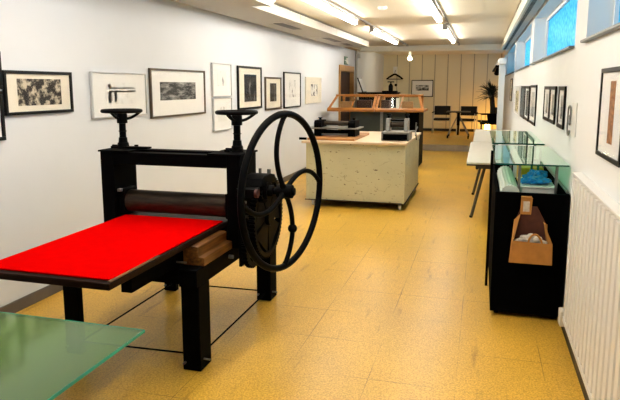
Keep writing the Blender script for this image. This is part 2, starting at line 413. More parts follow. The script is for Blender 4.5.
for x, l in ((-1.80, 'thin grey ceiling track of the left light row'), (-.58, 'thin grey ceiling track of the right light row')):
    tm = MB().box(x-.012, x+.022, 1.0, 15.0, 2.576, 2.5995)
    for yy in (9.6, 10.0, 14.2, 14.9): tm.box(x-.022, x+.03, yy, yy+.07, 2.555, 2.577)
    single('light_track', tm, 'metalgrey', l, 'track')
single('smoke_detector', MB().tube([(-1.27, 7.85, 2.599), (-1.27, 7.85, 2.575), (-1.27, 7.85, 2.56)], [.06, .055, .03], 20), 'white', 'small round white smoke detector on the ceiling between the tube rows', 'detector')
bl = thing('ceiling_bulb', 'bare round glowing bulb on the ceiling behind the cross beam', 'light', (-2.02, 17.5, 2.37))
obj('bulb', MB().sphere((-2.02, 17.5, 2.375), .055), 'bulb', bl)
obj('holder', MB().tube([(-2.02, 17.5, 2.42), (-2.02, 17.5, 2.5), (-2.02, 17.5, 2.598)], [.03, .03, .045], 14), 'white', bl)

# ------------------------------------------------------------ pictures
def picture(side, ya, yb, za, zb, fmat, fw_, matm, prints, label, group, depth=.025, border=None, name='framed_picture', mullion=False, tiltx=0):
    sx = 1 if side == 'L' else -1
    X = LX+.004 if side == 'L' else RX-.004
    if side == 'R':
        depth = .014; q = 1.035
        ya, yb = ya*q, yb*q; za, zb = 1.6+(za-1.6)*q, 1.6+(zb-1.6)*q
        prints = [(a*q, b*q, 1.6+(z0-1.6)*q, 1.6+(z1-1.6)*q, m) for a, b, z0, z1, m in prints]
    c = (X, (ya+yb)/2, za)
    t = thing(name, label, 'picture', c, group)
    def bx(mb, d0, d1, a, b, z0, z1):
        xs = sorted((X+sx*d0, X+sx*d1)); return mb.box(xs[0], xs[1], a, b, z0, z1)
    f = MB()
    if fw_ > 0:
        bx(f, 0, depth, ya, yb, za, za+fw_); bx(f, 0, depth, ya, yb, zb-fw_, zb)
        bx(f, 0, depth, ya, ya+fw_, za+fw_, zb-fw_); bx(f, 0, depth, yb-fw_, yb, za+fw_, zb-fw_)
        obj('frame', f, fmat, t, .0015)
    bx1 = MB(); bx(bx1, .002, depth*.45, ya+fw_*.9, yb-fw_*.9, za+fw_*.9, zb-fw_*.9)
    obj('mat_board', bx1, matm, t, smooth=False)
    for (a, b, z0, z1, m) in prints:
        p = MB(); bx(p, depth*.45+.0004, depth*.45+.0016, a, b, z0, z1)
        obj('print', p, m, t, smooth=False)
    if fw_ > 0:
        gm = MB(); bx(gm, depth*.7, depth*.7+.002, ya+fw_*.9, yb-fw_*.9, za+fw_*.9, zb-fw_*.9)
        obj('glazing', gm, 'pic_glass', t, smooth=False)
    return t
GL = 'framed prints along the left wall'
GR = 'framed prints along the right wall'
a1 = art('print_collage', (.012, .007, .004), (.55, .48, .36), 17, .47, .64, (1, .9, 1.1), 2, 3)
picture('L', 3.388, 4.097, 1.397, 1.707, 'blackframe', .022, 'matcream', [(3.516, 3.973, 1.460, 1.651, a1)], 'black framed dense sepia collage print in a wide cream mat', GL)
a2 = art('print_lines', (.30, .30, .33), (.76, .76, .75), 30, .40, .58, (1, .15, 2.2), 5)
a2v = art('print_hatch', (.25, .25, .28), (.76, .76, .75), 30, .40, .60, (1, 2.2, .2), 5)
t2 = picture('L', 4.346, 5.199, 1.326, 1.719, 'silver', .010, 'matwhite', [(4.543, 5.03, 1.441, 1.630, art('print_pale', (.60, .60, .60), (.78, .78, .77), 9, .3, .5, (1, 1, 1), 1)), (4.60, 5.02, 1.575, 1.587, a2), (4.60, 5.02, 1.545, 1.560, a2), (4.585, 4.635, 1.455, 1.545, a2v), (4.675, 4.715, 1.455, 1.545, a2v), (4.585, 4.635, 1.588, 1.615, a2v)], 'silver framed pale print with crossing grey bands, behind the left hand wheel', GL)
a3 = art('print_harbour', (.006, .006, .006), (.45, .45, .44), 13, .46, .72, (1, .5, 1.8), 3)
picture('L', 5.277, 6.491, 1.280, 1.774, 'bronze', .020, 'matwhite', [(5.470, 6.258, 1.454, 1.640, a3)], 'large bronze framed print of a wide dark grey strip in a white mat', GL)
a4 = art('print_sketch', (.35, .35, .36), (.76, .76, .74), 10, .36, .42, (1, 1, .6), 9)
picture('L', 6.700, 7.272, 1.470, 1.877, 'silver', .009, 'matwhite', [(6.85, 7.12, 1.60, 1.78, a4)], 'thin silver framed faint sketch, upper of the pair hung one over the other', GL)
a5 = art('print_sketch_low', (.25, .25, .26), (.76, .76, .74), 9, .34, .40, (1, 1.6, .4), 19)
picture('L', 6.711, 7.271, 1.048, 1.452, 'silver', .009, 'matwhite', [(6.85, 7.12, 1.16, 1.34, a5)], 'thin silver framed faint sketch, lower of the pair, behind the right hand wheel', GL)
a6 = art('print_figure_dark', (.003, .003, .003), (.36, .36, .34), 7, .55, .80, (1, 1.3, .6), 4)
picture('L', 7.495, 8.386, 1.279, 1.869, 'blackframe', .028, 'matcream', [(7.723, 8.191, 1.383, 1.759, a6)], 'tall black framed nearly black print in a cream mat', GL)
a7 = art('print_figure_small', (.004, .004, .003), (.55, .52, .42), 8, .54, .78, (1, 1.6, .6), 8)
picture('L', 8.550, 9.291, 1.235, 1.735, 'bronze', .026, 'matcream', [(8.771, 9.066, 1.362, 1.642, a7)], 'small dark brown framed black print hung low in a cream mat', GL)
a8 = art('print_head', (.05, .05, .05), (.76, .76, .75), 9, .36, .48, (1, 1, .7), 14)
picture('L', 9.439, 10.378, 1.234, 1.830, 'blackframe', .022, 'matwhite', [(9.720, 10.114, 1.409, 1.698, a8)], 'black framed white picture with a small grey figure drawing', GL)
a9 = art('print_round', (.05, .05, .05), (.74, .72, .66), 8, .40, .52, (1, 1, 1), 22)
picture('L', 10.709, 11.811, 1.274, 1.766, 'matcream', .012, 'matcream', [(11.079, 11.549, 1.408, 1.633, a9)], 'cream bordered picture with a small grey print, last before the door', GL)
picture('L', 2.70, 3.375, 1.577, 1.830, 'blackframe', .024, 'matwhite', [(2.80, 3.25, 1.62, 1.78, a3)], 'black framed picture cut by the left photo edge, upper one', GL)
picture('L', 2.70, 3.367, 1.234, 1.566, 'blackframe', .024, 'matwhite', [(2.80, 3.25, 1.29, 1.50, a3)], 'black framed picture cut by the left photo edge, lower one', GL)
# right wall
ab = art('print_bark', (.10, .028, .008), (.45, .20, .07), 16, .35, .65, (1, 1, 1.6), 3)
picture('R', 2.74, 3.28, 1.262, 1.684, 'blackframe', .022, 'matwhite', [(2.945, 3.055, 1.338, 1.622, ab)], 'big black framed picture with a rust brown vertical strip above the radiator', GR)
r1 = art('print_r', (.03, .03, .03), (.60, .60, .58), 7, .4, .55, (1, 1, .5), 3)
r2 = art('print_s', (.05, .05, .05), (.55, .55, .52), 9, .42, .5, (1, 1, .5), 13)
picture('R', 5.60, 6.08, 1.292, 1.598, 'blackframe', .030, 'matwhite', [(5.75, 5.93, 1.36, 1.53, r1)], 'narrow black framed print, far one of the touching pair on the right wall', GR)
picture('R', 5.18, 5.58, 1.293, 1.598, 'blackframe', .030, 'matwhite', [(5.27, 5.44, 1.36, 1.53, r2)], 'narrow black framed print, near one of the touching pair on the right wall', GR)
picture('R', 4.62, 4.97, 1.291, 1.598, 'blackframe', .030, 'matwhite', [(4.68, 4.83, 1.36, 1.53, r1)], 'narrow black framed print next to the hanging wire hook', GR)
picture('R', 6.98, 7.80, 1.166, 1.611, 'blackframe', .030, 'matwhite', [(7.20, 7.60, 1.25, 1.53, r2)], 'tall black framed print alone between the pair and the darker pictures', GR)
picture('R', 8.75, 9.62, 1.150, 1.600, 'blackframe', .035, a7, [(8.95, 9.45, 1.22, 1.53, a6)], 'black framed very dark picture, far one of two on the right wall', GR)
picture('R', 7.98, 8.70, 1.160, 1.600, 'blackframe', .035, 'matwhite', [(8.15, 8.55, 1.22, 1.54, a6)], 'black framed dark print with white mat, near one of two dark pictures', GR)
aw = art('print_yellow', (.03, .03, .03), (.80, .70, .42), 5, .45, .5, (1, 1, 1.4), 7)
picture('R', 10.05, 11.3, 1.137, 1.610, 'matwhite', .014, 'matwhite', [(10.25, 11.1, 1.18, 1.52, aw)], 'white framed print with black and yellow marks, beyond the dark ones', GR)
picture('R', 12.6, 13.4, 1.30, 1.75, 'bronze', .03, 'matcream', [(12.8, 13.2, 1.40, 1.65, r1)], 'small brown framed picture on the far right wall behind the white post', GR)
single('paper_sheet', MB().box(RX-.006, RX-.002, 4.22, 4.46, 1.27, 1.49), 'white', 'blank white sheet pinned to the right wall behind the wire hook', 'paper')
hk = MB().tube(cubic((.585, 4.429, 1.30), (.585, 4.429, 1.25), (.585, 4.532, 1.25), (.585, 4.532, 1.31), 8)+cubic((.585, 4.532, 1.42), (.585, 4.532, 1.48), (.585, 4.408, 1.48), (.585, 4.408, 1.42), 8)+cubic((.585, 4.408, 1.35), (.585, 4.408, 1.33), (.585, 4.481, 1.33), (.585, 4.481, 1.40), 6), .006, 8)
single('wire_hook', hk, 'steel', 'bent grey wire hook like a big paper clip on the right wall', 'hook')

# ------------------------------------------------------------ etching press
PR = thing('etching_press', 'big black etching press with two hand wheels and a large spoked flywheel', 'printing press', (-1.885, 3.48, 0))
LXS = (-2.35, -2.25); RXS = (-1.57, -1.46)
for (xa, xb) in (LXS, RXS):
    for (ya, yb) in ((2.88, 3.02), (4.05, 4.19)):
        if xa < -2: yb = ya+.05
        lg = obj('leg', MB().box(xa, xb, ya, yb, .004, .50), 'black', PR, .004)
        xx = xb if xa > -2 else xa-.04
        obj('bolt', MB().cyl((xx, ya+.04, .065), (xx+.04, ya+.04, .065), .006, 10).cyl((xa+.015, ya-.02, .05), (xa+.015, ya, .05), .008, 10), 'steel', lg)
    obj('side_beam', MB().box(xa, xb, 2.86, 4.21, .50, .60), 'black', PR, .004)
objs('cross_beam', [MB().box(-2.249, -1.571, 2.90, 2.98, .50, .60), MB().box(-2.249, -1.571, 4.08, 4.16, .50, .60)], 'black', PR, .003)
objs('foot_rod', [MB().cyl((-2.25, 2.92, .07), (-1.57, 2.95, .07), .0055, 8), MB().cyl((-2.25, 4.08, .06), (-1.57, 4.10, .06), .0055, 8), MB().cyl((-1.50, 3.02, .065), (-1.50, 4.05, .065), .0055, 8), MB().cyl((-2.28, 2.93, .065), (-2.28, 4.05, .065), .0055, 8)], 'blackmatte', PR)
for (xa, xb) in ((-2.375, -2.28), (-1.487, -1.395)):
    obj('side_frame', MB().prism([(3.35, .60), (3.62, .60), (3.62, 1.18), (3.35, 1.18)], 'x', xa, xb).box(xa, xb, 3.3505, 3.78, .6005, .70), 'black', PR, .004)
ub = obj('upper_beam', MB().box(-2.279, -1.488, 3.352, 3.43, 1.10, 1.178).box(-2.279, -1.488, 3.54, 3.618, 1.10, 1.178).box(-2.279, -1.488, 3.43, 3.54, 1.10, 1.150), 'black', PR, .003)
obj('channel_plate', MB().box(-2.22, -1.55, 3.432, 3.538, 1.1505, 1.158), 'steel', ub)
objs('top_plate', [MB().box(-2.385, -2.16, 3.34, 3.63, 1.1785, 1.190), MB().box(-1.61, -1.385, 3.34, 3.63, 1.1785, 1.190)], 'black', PR, .003)
for cx in (-2.290, -1.470):
    cy = 3.49
    col_ = obj('screw_post', MB().tube([(cx, cy, 1.19), (cx, cy, 1.225), (cx, cy, 1.23), (cx, cy, 1.262), (cx, cy, 1.263), (cx, cy, 1.30), (cx, cy, 1.302), (cx, cy, 1.306), (cx, cy, 1.308), (cx, cy, 1.355), (cx, cy, 1.357), (cx, cy, 1.415)],
        [.040, .036, .030, .027, .022, .022, .027, .027, .022, .022, .034, .034], 20), 'castiron', PR)
    obj('clamp', MB().box(cx-.075, cx+.20*(1 if cx < -2 else -.2), cy-.035, cy-.01, 1.19, 1.205).cyl((cx-.07, cy-.02, 1.205), (cx+.04, cy-.02, 1.205), .010, 10).cyl((cx+.08, cy+.03, 1.19), (cx+.08, cy+.03, 1.212), .014, 10), 'castiron', PR, .002)
    hw = MB().ring((cx, cy, 1.437), .122, .0125, 'z', 48, 12)
    for k in range(3):
        a = 2*PI*k/3+.5; u = Vector((math.cos(a), math.sin(a), 0)); c = Vector((cx, cy, 0))
        hw.tube(cubic(c+u*.02+Vector((0, 0, 1.385)), c+u*.06+Vector((0, 0, 1.385)), c+u*.09+Vector((0, 0, 1.41)), c+u*.120+Vector((0, 0, 1.433)), 8), .009, 8)
    hw.tube([(cx, cy, 1.37), (cx, cy, 1.42)], .032, 16)
    obj('hand_wheel', hw, 'castiron', PR)
# rollers
ro = obj('upper_roller', MB().tube([(-2.275, 3.47, .842), (-2.24, 3.47, .842), (-2.239, 3.47, .842), (-1.525, 3.47, .842), (-1.524, 3.47, .842), (-1.49, 3.47, .842)], [.045, .045, .074, .074, .045, .045], 40), 'roller', PR)
objs('bearing_block', [MB().box(-2.279, -2.241, 3.40, 3.54, .77, .93), MB().box(-1.522, -1.488, 3.40, 3.54, .77, .93)], 'castiron', PR, .004)
obj('lower_roller', MB().cyl((-2.275, 3.47, .650), (-1.49, 3.47, .650), .058, 32), 'castiron', PR)
obj('bearing_lug', MB().box(-2.275, -2.25, 3.37, 3.40, .915, .935), 'steel', PR, .003)
# bed
bd = obj('bed_plate', MB().box(-2.262, -1.533, 2.175, 4.05, .712, .745), 'darkwood', PR, .004)
objs('bed_rail', [MB().box(-2.17, -2.12, 2.45, 4.15, .6005, .711), MB().box(-1.66, -1.60, 2.45, 4.15, .6005, .711)], 'black', PR, .003)
single('felt_blanket', MB().box(-2.250, -1.548, 2.21, 3.42, .7455, .7545), 'red', 'bright red felt sheet covering the bed of the etching press', 'blanket', bevel=.003)
obj('edge_strip', MB().box(-1.552, -1.535, 2.19, 2.62, .7455, .7515), 'oak', PR, .002)
# stepped oak rails beside the bed
obj('wooden_rail', MB().prism([(-1.585, .601), (-1.455, .601), (-1.455, .648), (-1.492, .652), (-1.492, .706), (-1.505, .711), (-1.56, .711), (-1.585, .70)], 'y', 2.95, 3.345), 'oak', PR, .003)
objs('rail_bolt', [MB().cyl((-1.46, 3.30, .56), (-1.43, 3.30, .56), .012, 12), MB().cyl((-1.62, 2.90, .63), (-1.54, 2.90, .63), .006, 8)], 'steel', PR)
# gears: big toothed wheel, pinion and shaft on the wheel side
def gear(cx, cy, cz, R, th, nt=64, holes=5, hub=.06):
    g = MB(); pts = []
    for i in range(nt):
        for da, rr in ((-.30, R-.012), (-.16, R), (.16, R), (.30, R-.012)):
            a = 2*PI*(i+da)/nt; pts.append((cy+rr*math.cos(a), cz+rr*math.sin(a)))
    inner = [(cy+(R-.04)*math.cos(math.atan2(v-cz, u-cy)), cz+(R-.04)*math.sin(math.atan2(v-cz, u-cy))) for u, v in pts]
    n = len(pts); bm = g.bm
    A = [bm.verts.new((cx-th/2, *p)) for p in pts]; B = [bm.verts.new((cx+th/2, *p)) for p in pts]
    C_ = [bm.verts.new((cx-th/2, *p)) for p in inner]; D = [bm.verts.new((cx+th/2, *p)) for p in inner]
    for i in range(n):
        j = (i+1) % n
        bm.faces.new((A[i], A[j], B[j], B[i])); bm.faces.new((C_[i], D[i], D[j], C_[j]))
        bm.faces.new((A[i], C_[i], C_[j], A[j])); bm.faces.new((B[i], B[j], D[j], D[i]))
    g.cyl((cx-th*.9, cy, cz), (cx+th*.9, cy, cz), hub, 24)
    for k in range(holes):
        a0 = 2*PI*k/holes+.3; w2 = .56
        q = [(cy+r*math.cos(a0+s*ww), cz+r*math.sin(a0+s*ww)) for r, s, ww in ((hub*.8, -1, .6), (R-.035, -1, w2), (R-.035, 1, w2), (hub*.8, 1, .6))]
        g.prism(q, 'x', cx-th*.3, cx+th*.3)
    return g
obj('large_gear', gear(-1.320, 3.60, .76, .275, .04), 'castiron', PR)
obj('lower_gear', gear(-1.355, 3.44, .62, .16, .03, 36, 4, .05), 'castiron', PR)
obj('pinion', gear(-1.30, 3.45, .955, .075, .06, 20, 3, .055), 'castiron', PR)
obj('gear_guard', MB().box(-1.394, -1.375, 3.30, 3.66, .50, 1.02).prism([(3.36, .995), (3.62, .995), (3.60, 1.04), (3.52, 1.055), (3.42, 1.055), (3.38, 1.04)], 'x', -1.39, -1.26), 'castiron', PR, .003)
obj('cap_bracket', MB().box(-1.374, -1.259, 3.225, 3.32, .95, 1.0), 'castiron', PR, .003)
obj('shaft', MB().cyl((-1.394, 3.45, .957), (-1.10, 3.45, .957), .022, 20).cyl((-1.26, 3.45, .957), (-1.215, 3.45, .957), .036, 20), 'castiron', PR)
obj('grease_cap', MB().cyl((-1.258, 3.245, .975), (-1.240, 3.245, .975), .026, 20), 'redpaint', PR)
nuts = MB()
for (yy, zz) in ((3.31, 1.02), (3.33, .90), (3.38, .80), (3.55, .66), (3.62, .93), (3.33, .70)):
    nuts.cyl((-1.376, yy, zz), (-1.352, yy, zz), .011, 6)
nuts.cyl((-1.33, 3.52, 1.05), (-1.33, 3.52, 1.085), .010, 8).cyl((-1.30, 3.60, 1.04), (-1.30, 3.60, 1.07), .013, 8)
obj('hex_nut', nuts, 'steel', PR)
# flywheel
FC = Vector((-1.150, 3.47, .955)); FR = .478; TL = .20
fl = MB().ring(FC, FR, .021, 'x', 96, 14, TL)
def fp(a, r):
    u, v = math.cos(a)*r, math.sin(a)*r; return FC+Vector((TL*u, u, v))
for k in range(4):
    a = PI/2-k*PI/2
    # each spoke leaves the hub and swings out in an S to the rim
    fl.tube(cubic(fp(a+.55, .03), fp(a+.60, .22), fp(a+.36, .36), fp(a-.02, FR-.005), 18), [.024]+[.0155]*17+[.020], 12)
fl.cyl(FC+Vector((-.045, 0, 0)), FC+Vector((.05, 0, 0)), .042, 24)
fl.cyl(FC+Vector((.05, 0, 0)), FC+Vector((.065, 0, 0)), .024, 18)
fo = obj('flywheel', fl, 'castiron', PR)
pk = cubic(fp(-PI/2+.55, .03), fp(-PI/2+.60, .22), fp(-PI/2+.36, .36), fp(-PI/2-.02, FR-.005), 18)[9]
obj('spoke_collar', MB().sphere(pk, .030), 'castiron', fo)

# ------------------------------------------------------------ glass table in the foreground
GT = thing('glass_table', 'green frosted glass table top in the bottom left corner', 'table', (-1.9, .9, 0))
obj('glass_top', MB().box(-2.75, -1.150, .15, 1.827, .710, .720), 'frostglass', GT, .002)
obj('glass_edge', MB().box(-1.150, -1.1475, .15, 1.829, .7095, .7205).box(-2.75, -1.150, 1.827, 1.8295, .7095, .7205), 'frostedge', GT)
objs('support_pad', [MB().tube([(xx, 1.245, .694), (xx, 1.245, .7095)], .036, 24) for xx in (-1.262, -2.6)], 'blackmatte', GT)
for (xx, yy) in ((-1.262, 1.245), (-2.6, 1.245), (-1.262, .4), (-2.6, .4)):
    obj('leg', MB().cyl((xx, yy, 0.001), (xx, yy, .694), .022, 18), 'black', GT)

# ------------------------------------------------------------ wheeled workbench and its presses
WB = thing('workbench', 'scratched cream painted bench on casters with a birch top', 'workbench', (-1.56, 8.6, 0))
obj('body', MB().box(-2.22, -.905, 7.62, 9.35, .098, .855), 'cartpaint', WB, .004)
obj('bottom_board', MB().box(-2.235, -.89, 7.60, 9.37, .088, .0975), 'darkwood', WB, .003)
obj('worktop', MB().box(-2.27, -.885, 7.56, 9.45, .8555, .885), 'birch', WB, .003)
obj('panel_frame', MB().box(-2.22, -.905, 7.611, 7.6195, .825, .855).box(-.904, -.896, 7.64, 9.33, .80, .855).box(-.935, -.905, 7.611, 7.6195, .09, .825).box(-2.22, -2.19, 7.611, 7.6195, .09, .825), 'cartpaint', WB, .002)
for (xx, yy) in ((-2.14, 7.70), (-.97, 7.70), (-2.14, 9.25), (-.97, 9.25)):
    c = obj('caster', MB().cyl((xx-.014, yy, .036), (xx+.014, yy, .036), .035, 18), 'white', WB)
    obj('caster_fork', MB().box(xx-.022, xx-.016, yy-.015, yy+.015, .03, .0875).box(xx+.016, xx+.022, yy-.015, yy+.015, .03, .0875), 'steel', c)
single('wooden_board', MB().box(-2.23, -1.585, 7.70, 8.80, .8855, .912), 'board', 'flat orange brown wooden board lying on the bench worktop, under the black press', 'board', bevel=.003)
single('steel_bar', MB().cyl((-2.34, 7.70, .902), (-2.24, 7.70, .902), .017, 14), 'castiron', 'short dark round bar lying at the left front edge of the bench worktop', 'bar')
P1 = thing('tabletop_press', 'small black tabletop press with thin steel plates, on the wooden board', 'printing press', (-1.95, 8.2, .912))
for xx in (-2.225, -1.745):
    obj('side_frame', MB().prism([(8.02, .9125), (8.36, .9125), (8.34, 1.08), (8.30, 1.13), (8.05, 1.13), (8.02, 1.10)], 'x', xx, xx+.10), 'black', P1, .004)
    obj('knob', MB().tube([(xx+.05, 8.18, 1.131), (xx+.05, 8.18, 1.15), (xx+.05, 8.18, 1.165)], [.02, .02, .035], 14), 'castiron', P1)
obj('bed', MB().box(-2.32, -1.60, 7.97, 8.42, 1.015, 1.032), 'steel', P1, .002)
obj('roller', MB().cyl((-2.12, 8.19, 1.085), (-1.75, 8.19, 1.085), .032, 20), 'roller', P1)
obj('lower_roller', MB().cyl((-2.12, 8.19, .965), (-1.75, 8.19, .965), .028, 20), 'castiron', P1)
obj('base_rail', MB().box(-2.12, -1.75, 8.04, 8.07, .93, .95), 'steel', P1, .002)
P2 = thing('tabletop_press', 'small grey metal tabletop press with a side crank, at the bench right end', 'printing press', (-1.07, 8.05, .886))
obj('base', MB().box(-1.235, -.915, 7.86, 8.22, .900, .975), 'blackmatte', P2, .004)
obj('base_frame', MB().box(-1.255, -1.236, 7.84, 8.24, .886, .99).box(-.914, -.895, 7.84, 8.24, .886, .99).box(-1.255, -.895, 7.84, 8.24, .976, 1.0), 'steel', P2, .004)
for xx in (-1.20, -.955):
    obj('side_frame', MB().prism([(8.02, 1.0), (8.22, 1.0), (8.18, 1.17), (8.06, 1.17)], 'x', xx-.027, xx+.027), 'steel', P2, .005)
    obj('knob', MB().tube([(xx, 8.12, 1.17), (xx, 8.12, 1.205), (xx, 8.12, 1.208), (xx, 8.12, 1.23)], [.018, .018, .034, .034], 16), 'castiron', P2)
obj('roller', MB().cyl((-1.17, 8.12, 1.085), (-.985, 8.12, 1.085), .04, 24), 'roller', P2)
obj('top_bar', MB().box(-1.172, -.983, 8.09, 8.15, 1.135, 1.155), 'castiron', P2, .003)
ck = MB().cyl((-.927, 8.12, 1.0), (-.83, 8.12, 1.0), .012, 12)
for k in range(4):
    a = k*PI/2+.4; ck.tube([(-.835, 8.12, 1.0), (-.835+.01, 8.12+.13*math.cos(a), 1.0+.13*math.sin(a))], .008, 8)
obj('crank', ck, 'steel', P2)

# ------------------------------------------------------------ counter and glazed display cases behind the bench
CT = thing('counter', 'dark slate counter with black end panel behind the painted bench', 'counter', (-1.85, 12.2, 0))
obj('front_panel', MB().box(-2.53, -1.42, 11.84, 11.87, .02, 1.10), 'slate', CT, .003)
obj('end_panel', MB().box(-1.262, -1.155, 11.80, 12.75, 0.002, 1.10), 'black', CT, .003)
obj('body', MB().box(-2.53, -1.263, 11.871, 12.85, .02, 1.099), 'blackmatte', CT)
obj('side_return', MB().box(-1.42, -1.2625, 11.82, 11.8705, .02, 1.099), 'blackmatte', CT)
obj('upright', MB().box(-1.915, -1.865, 11.80, 11.838, .02, 1.10), 'steel', CT, .003)
def display_case(xa, xb, label, endL):
    t = thing('display_case', label, 'display case', ((xa+xb)/2, 12.2, 1.101), 'glazed wooden cases on the counter')
    yf, yb, yt, z0, z1 = 11.60, 12.60, 11.98, 1.101, 1.40
    obj('base_board', MB().box(xa, xb, yf, yb, z0, z0+.045), 'pine', t, .003)
    fr = MB()
    fr.hull8([(xa, yf, z0+.045), (xb, yf, z0+.045), (xb, yf+.035, z0+.075), (xa, yf+.035, z0+.075)][:4], [(xa, yf+.03, z0+.045), (xb, yf+.03, z0+.045), (xb, yf+.055, z0+.072), (xa, yf+.055, z0+.072)])
    inset = .10 if endL else 0
    for (u0, u1, ins) in ((xa, xa+.05, inset), (xb-.05, xb, .0 if endL else -.10)):
        fr.hull8([(u0, yf, z0+.046), (u1, yf, z0+.046), (u1, yf+.04, z0+.046), (u0, yf+.04, z0+.046)],
                 [(u0+ins, yt-.04, z1), (u1+ins, yt-.04, z1), (u1+ins, yt, z1), (u0+ins, yt, z1)])
        fr.box(u0+ins, u1+ins, yb-.04, yb, z0+.046, z1-.03)
    xt0 = xa+inset; xt1 = xb-(0 if endL else .10)
    fr.box(xt0, xt1, yt-.04, yt+.01, z1, z1+.03).box(xt0, xt1, yb-.04, yb, z1-.03, z1+.03)
    fr.box(xt0, xt0+.05, yt+.011, yb-.041, z1, z1+.03).box(xt1-.05, xt1, yt+.011, yb-.041, z1, z1+.03)
    obj('case_frame', fr, 'pine', t, .003)
    xm = (xa+xb)/2
    md = MB().hull8([(xm-.012, yf+.01, z0+.05), (xm+.012, yf+.01, z0+.05), (xm+.012, yf+.03, z0+.05), (xm-.012, yf+.03, z0+.05)], [(xm+.028, yt-.03, z1), (xm+.052, yt-.03, z1), (xm+.052, yt-.01, z1), (xm+.028, yt-.01, z1)])
    obj('glazing_bar', md, 'pine', t)
    obj('front_glass', MB().hull8([(xa+.05, yf+.015, z0+.05), (xb-.05, yf+.015, z0+.05), (xb-.05, yf+.019, z0+.05), (xa+.05, yf+.019, z0+.05)], [(xt0+.05, yt-.022, z1), (xt1-.05, yt-.022, z1), (xt1-.05, yt-.018, z1), (xt0+.05, yt-.018, z1)]), 'case_glass', t, smooth=False)
    return t
display_case(-2.95, -2.005, 'glazed orange wood showcase with sloping front, left half of the row', True)
display_case(-1.995, -1.05, 'glazed orange wood showcase with sloping front, right half with white cards', False)
GB = 'small boxes and cards lying in the glazed cases'
def inbox(name, x, y, sx, sy, sz, m, label, cat, rz=0):
    c, s = math.cos(rz), math.sin(rz)
    q = [(x+c*a-s*b, y+s*a+c*b) for a, b in ((-sx/2, -sy/2), (sx/2, -sy/2), (sx/2, sy/2), (-sx/2, sy/2))]
    return single(name, MB().prism(q, 'z', 1.1465, 1.1465+sz), m, label, cat, GB, .002)
inbox('parcel', -1.42, 12.1, .22, .16, .15, 'brownbox', 'light brown carton inside the right showcase, right of the white card', 'box', .2)
inbox('parcel', -1.86, 12.2, .18, .2, .17, 'doordark', 'dark brown box in the left part of the right showcase', 'box')
inbox('parcel', -2.30, 12.15, .30, .22, .17, 'doordark', 'dark brown box in the right part of the left showcase', 'box', .1)
inbox('parcel', -2.68, 12.2, .22, .2, .14, 'brownbox', 'brown box in the left part of the left showcase', 'box')
inbox('card', -1.60, 11.98, .06, .02, .215, 'white', 'upright narrow white card inside the right showcase', 'card')
inbox('card', -1.78, 11.83, .16, .12, .012, 'white', 'flat white sheet in the right showcase, left of the upright card', 'card', .4)
inbox('card', -1.50, 11.80, .14, .08, .012, 'white', 'flat white sheet in the right showcase, right of the upright card', 'card', -.3)

# ------------------------------------------------------------ objects near the door and on the back wall
BC = thing('black_cabinet', 'tall black cabinet by the left wall beyond the showcases', 'cabinet', (-2.42, 14.6, 0))
obj('body', MB().box(-2.87, -1.97, 14.4, 14.98, 0.002, 1.41), 'blackmatte', BC, .003)
obj('top', MB().box(-2.90, -1.94, 14.37, 15.0, 1.411, 1.45), 'black', BC, .004)
SP = thing('copy_press', 'little black press with T shaped handle on the black cabinet', 'press', (-2.13, 14.7, 1.451))
obj('base', MB().box(-2.33, -1.99, 14.55, 14.85, 1.451, 1.485), 'black', SP, .004)
obj('body', MB().tube([(-2.14, 14.7, 1.486), (-2.14, 14.7, 1.60), (-2.14, 14.7, 1.63), (-2.14, 14.7, 1.66)], [.055, .055, .04, .02], 18), 'castiron', SP)
obj('handle', MB().cyl((-2.14, 14.7, 1.66), (-2.14, 14.7, 1.70), .015, 12).box(-2.22, -2.06, 14.68, 14.72, 1.685, 1.71), 'castiron', SP, .003)
lp = thing('leaning_picture', 'dark edged white picture leaning against the left wall on the black cabinet', 'picture', (-2.82, 14.7, 1.451))
obj('frame', MB().hull8([(-2.80, 14.45, 1.452), (-2.80, 14.94, 1.452), (-2.775, 14.94, 1.452), (-2.775, 14.45, 1.452)], [(-2.93, 14.45, 1.80), (-2.93, 14.94, 1.80), (-2.905, 14.94, 1.80), (-2.905, 14.45, 1.80)]), 'blackframe', lp)
obj('sheet', MB().hull8([(-2.778, 14.48, 1.47), (-2.778, 14.91, 1.47), (-2.773, 14.91, 1.47), (-2.773, 14.48, 1.47)], [(-2.896, 14.48, 1.785), (-2.896, 14.91, 1.785), (-2.891, 14.91, 1.785), (-2.891, 14.48, 1.785)]), 'matwhite', lp)
# pipe, exit sign
single('wall_pipe', MB().cyl((LX+.04, 15.25, .153), (LX+.04, 15.25, 2.48), .030, 14).box(LX+.002, LX+.12, 15.28, 15.38, 2.30, 2.42), 'metalgrey', 'brown grey vertical pipe with a small box between door and beam', 'pipe')
es = thing('exit_sign', 'small green and white escape sign above the wooden door frame', 'sign', (LX+.01, 14.15, 2.10))
obj('sign_plate', MB().box(LX+.002, LX+.014, 13.98, 14.36, 2.10, 2.29), 'green', es, .002)
sg = MB()                                      # white running figure, arrow and door block
sg.box(LX+.0145, LX+.0155, 14.24, 14.33, 2.13, 2.26)
sg.box(LX+.0145, LX+.0155, 14.02, 14.09, 2.19, 2.205).prism([(14.02, 2.175), (14.02, 2.22), (13.995, 2.1975)], 'x', LX+.0145, LX+.0155)
sg.prism([(14.15, 2.15), (14.165, 2.145), (14.185, 2.195), (14.205, 2.16), (14.22, 2.165), (14.20, 2.225), (14.17, 2.23), (14.15, 2.20)], 'x', LX+.0145, LX+.0155)
sg.sphere((LX+.0148, 14.19, 2.25), .012)
obj('pictogram', sg, 'white', es, smooth=False)
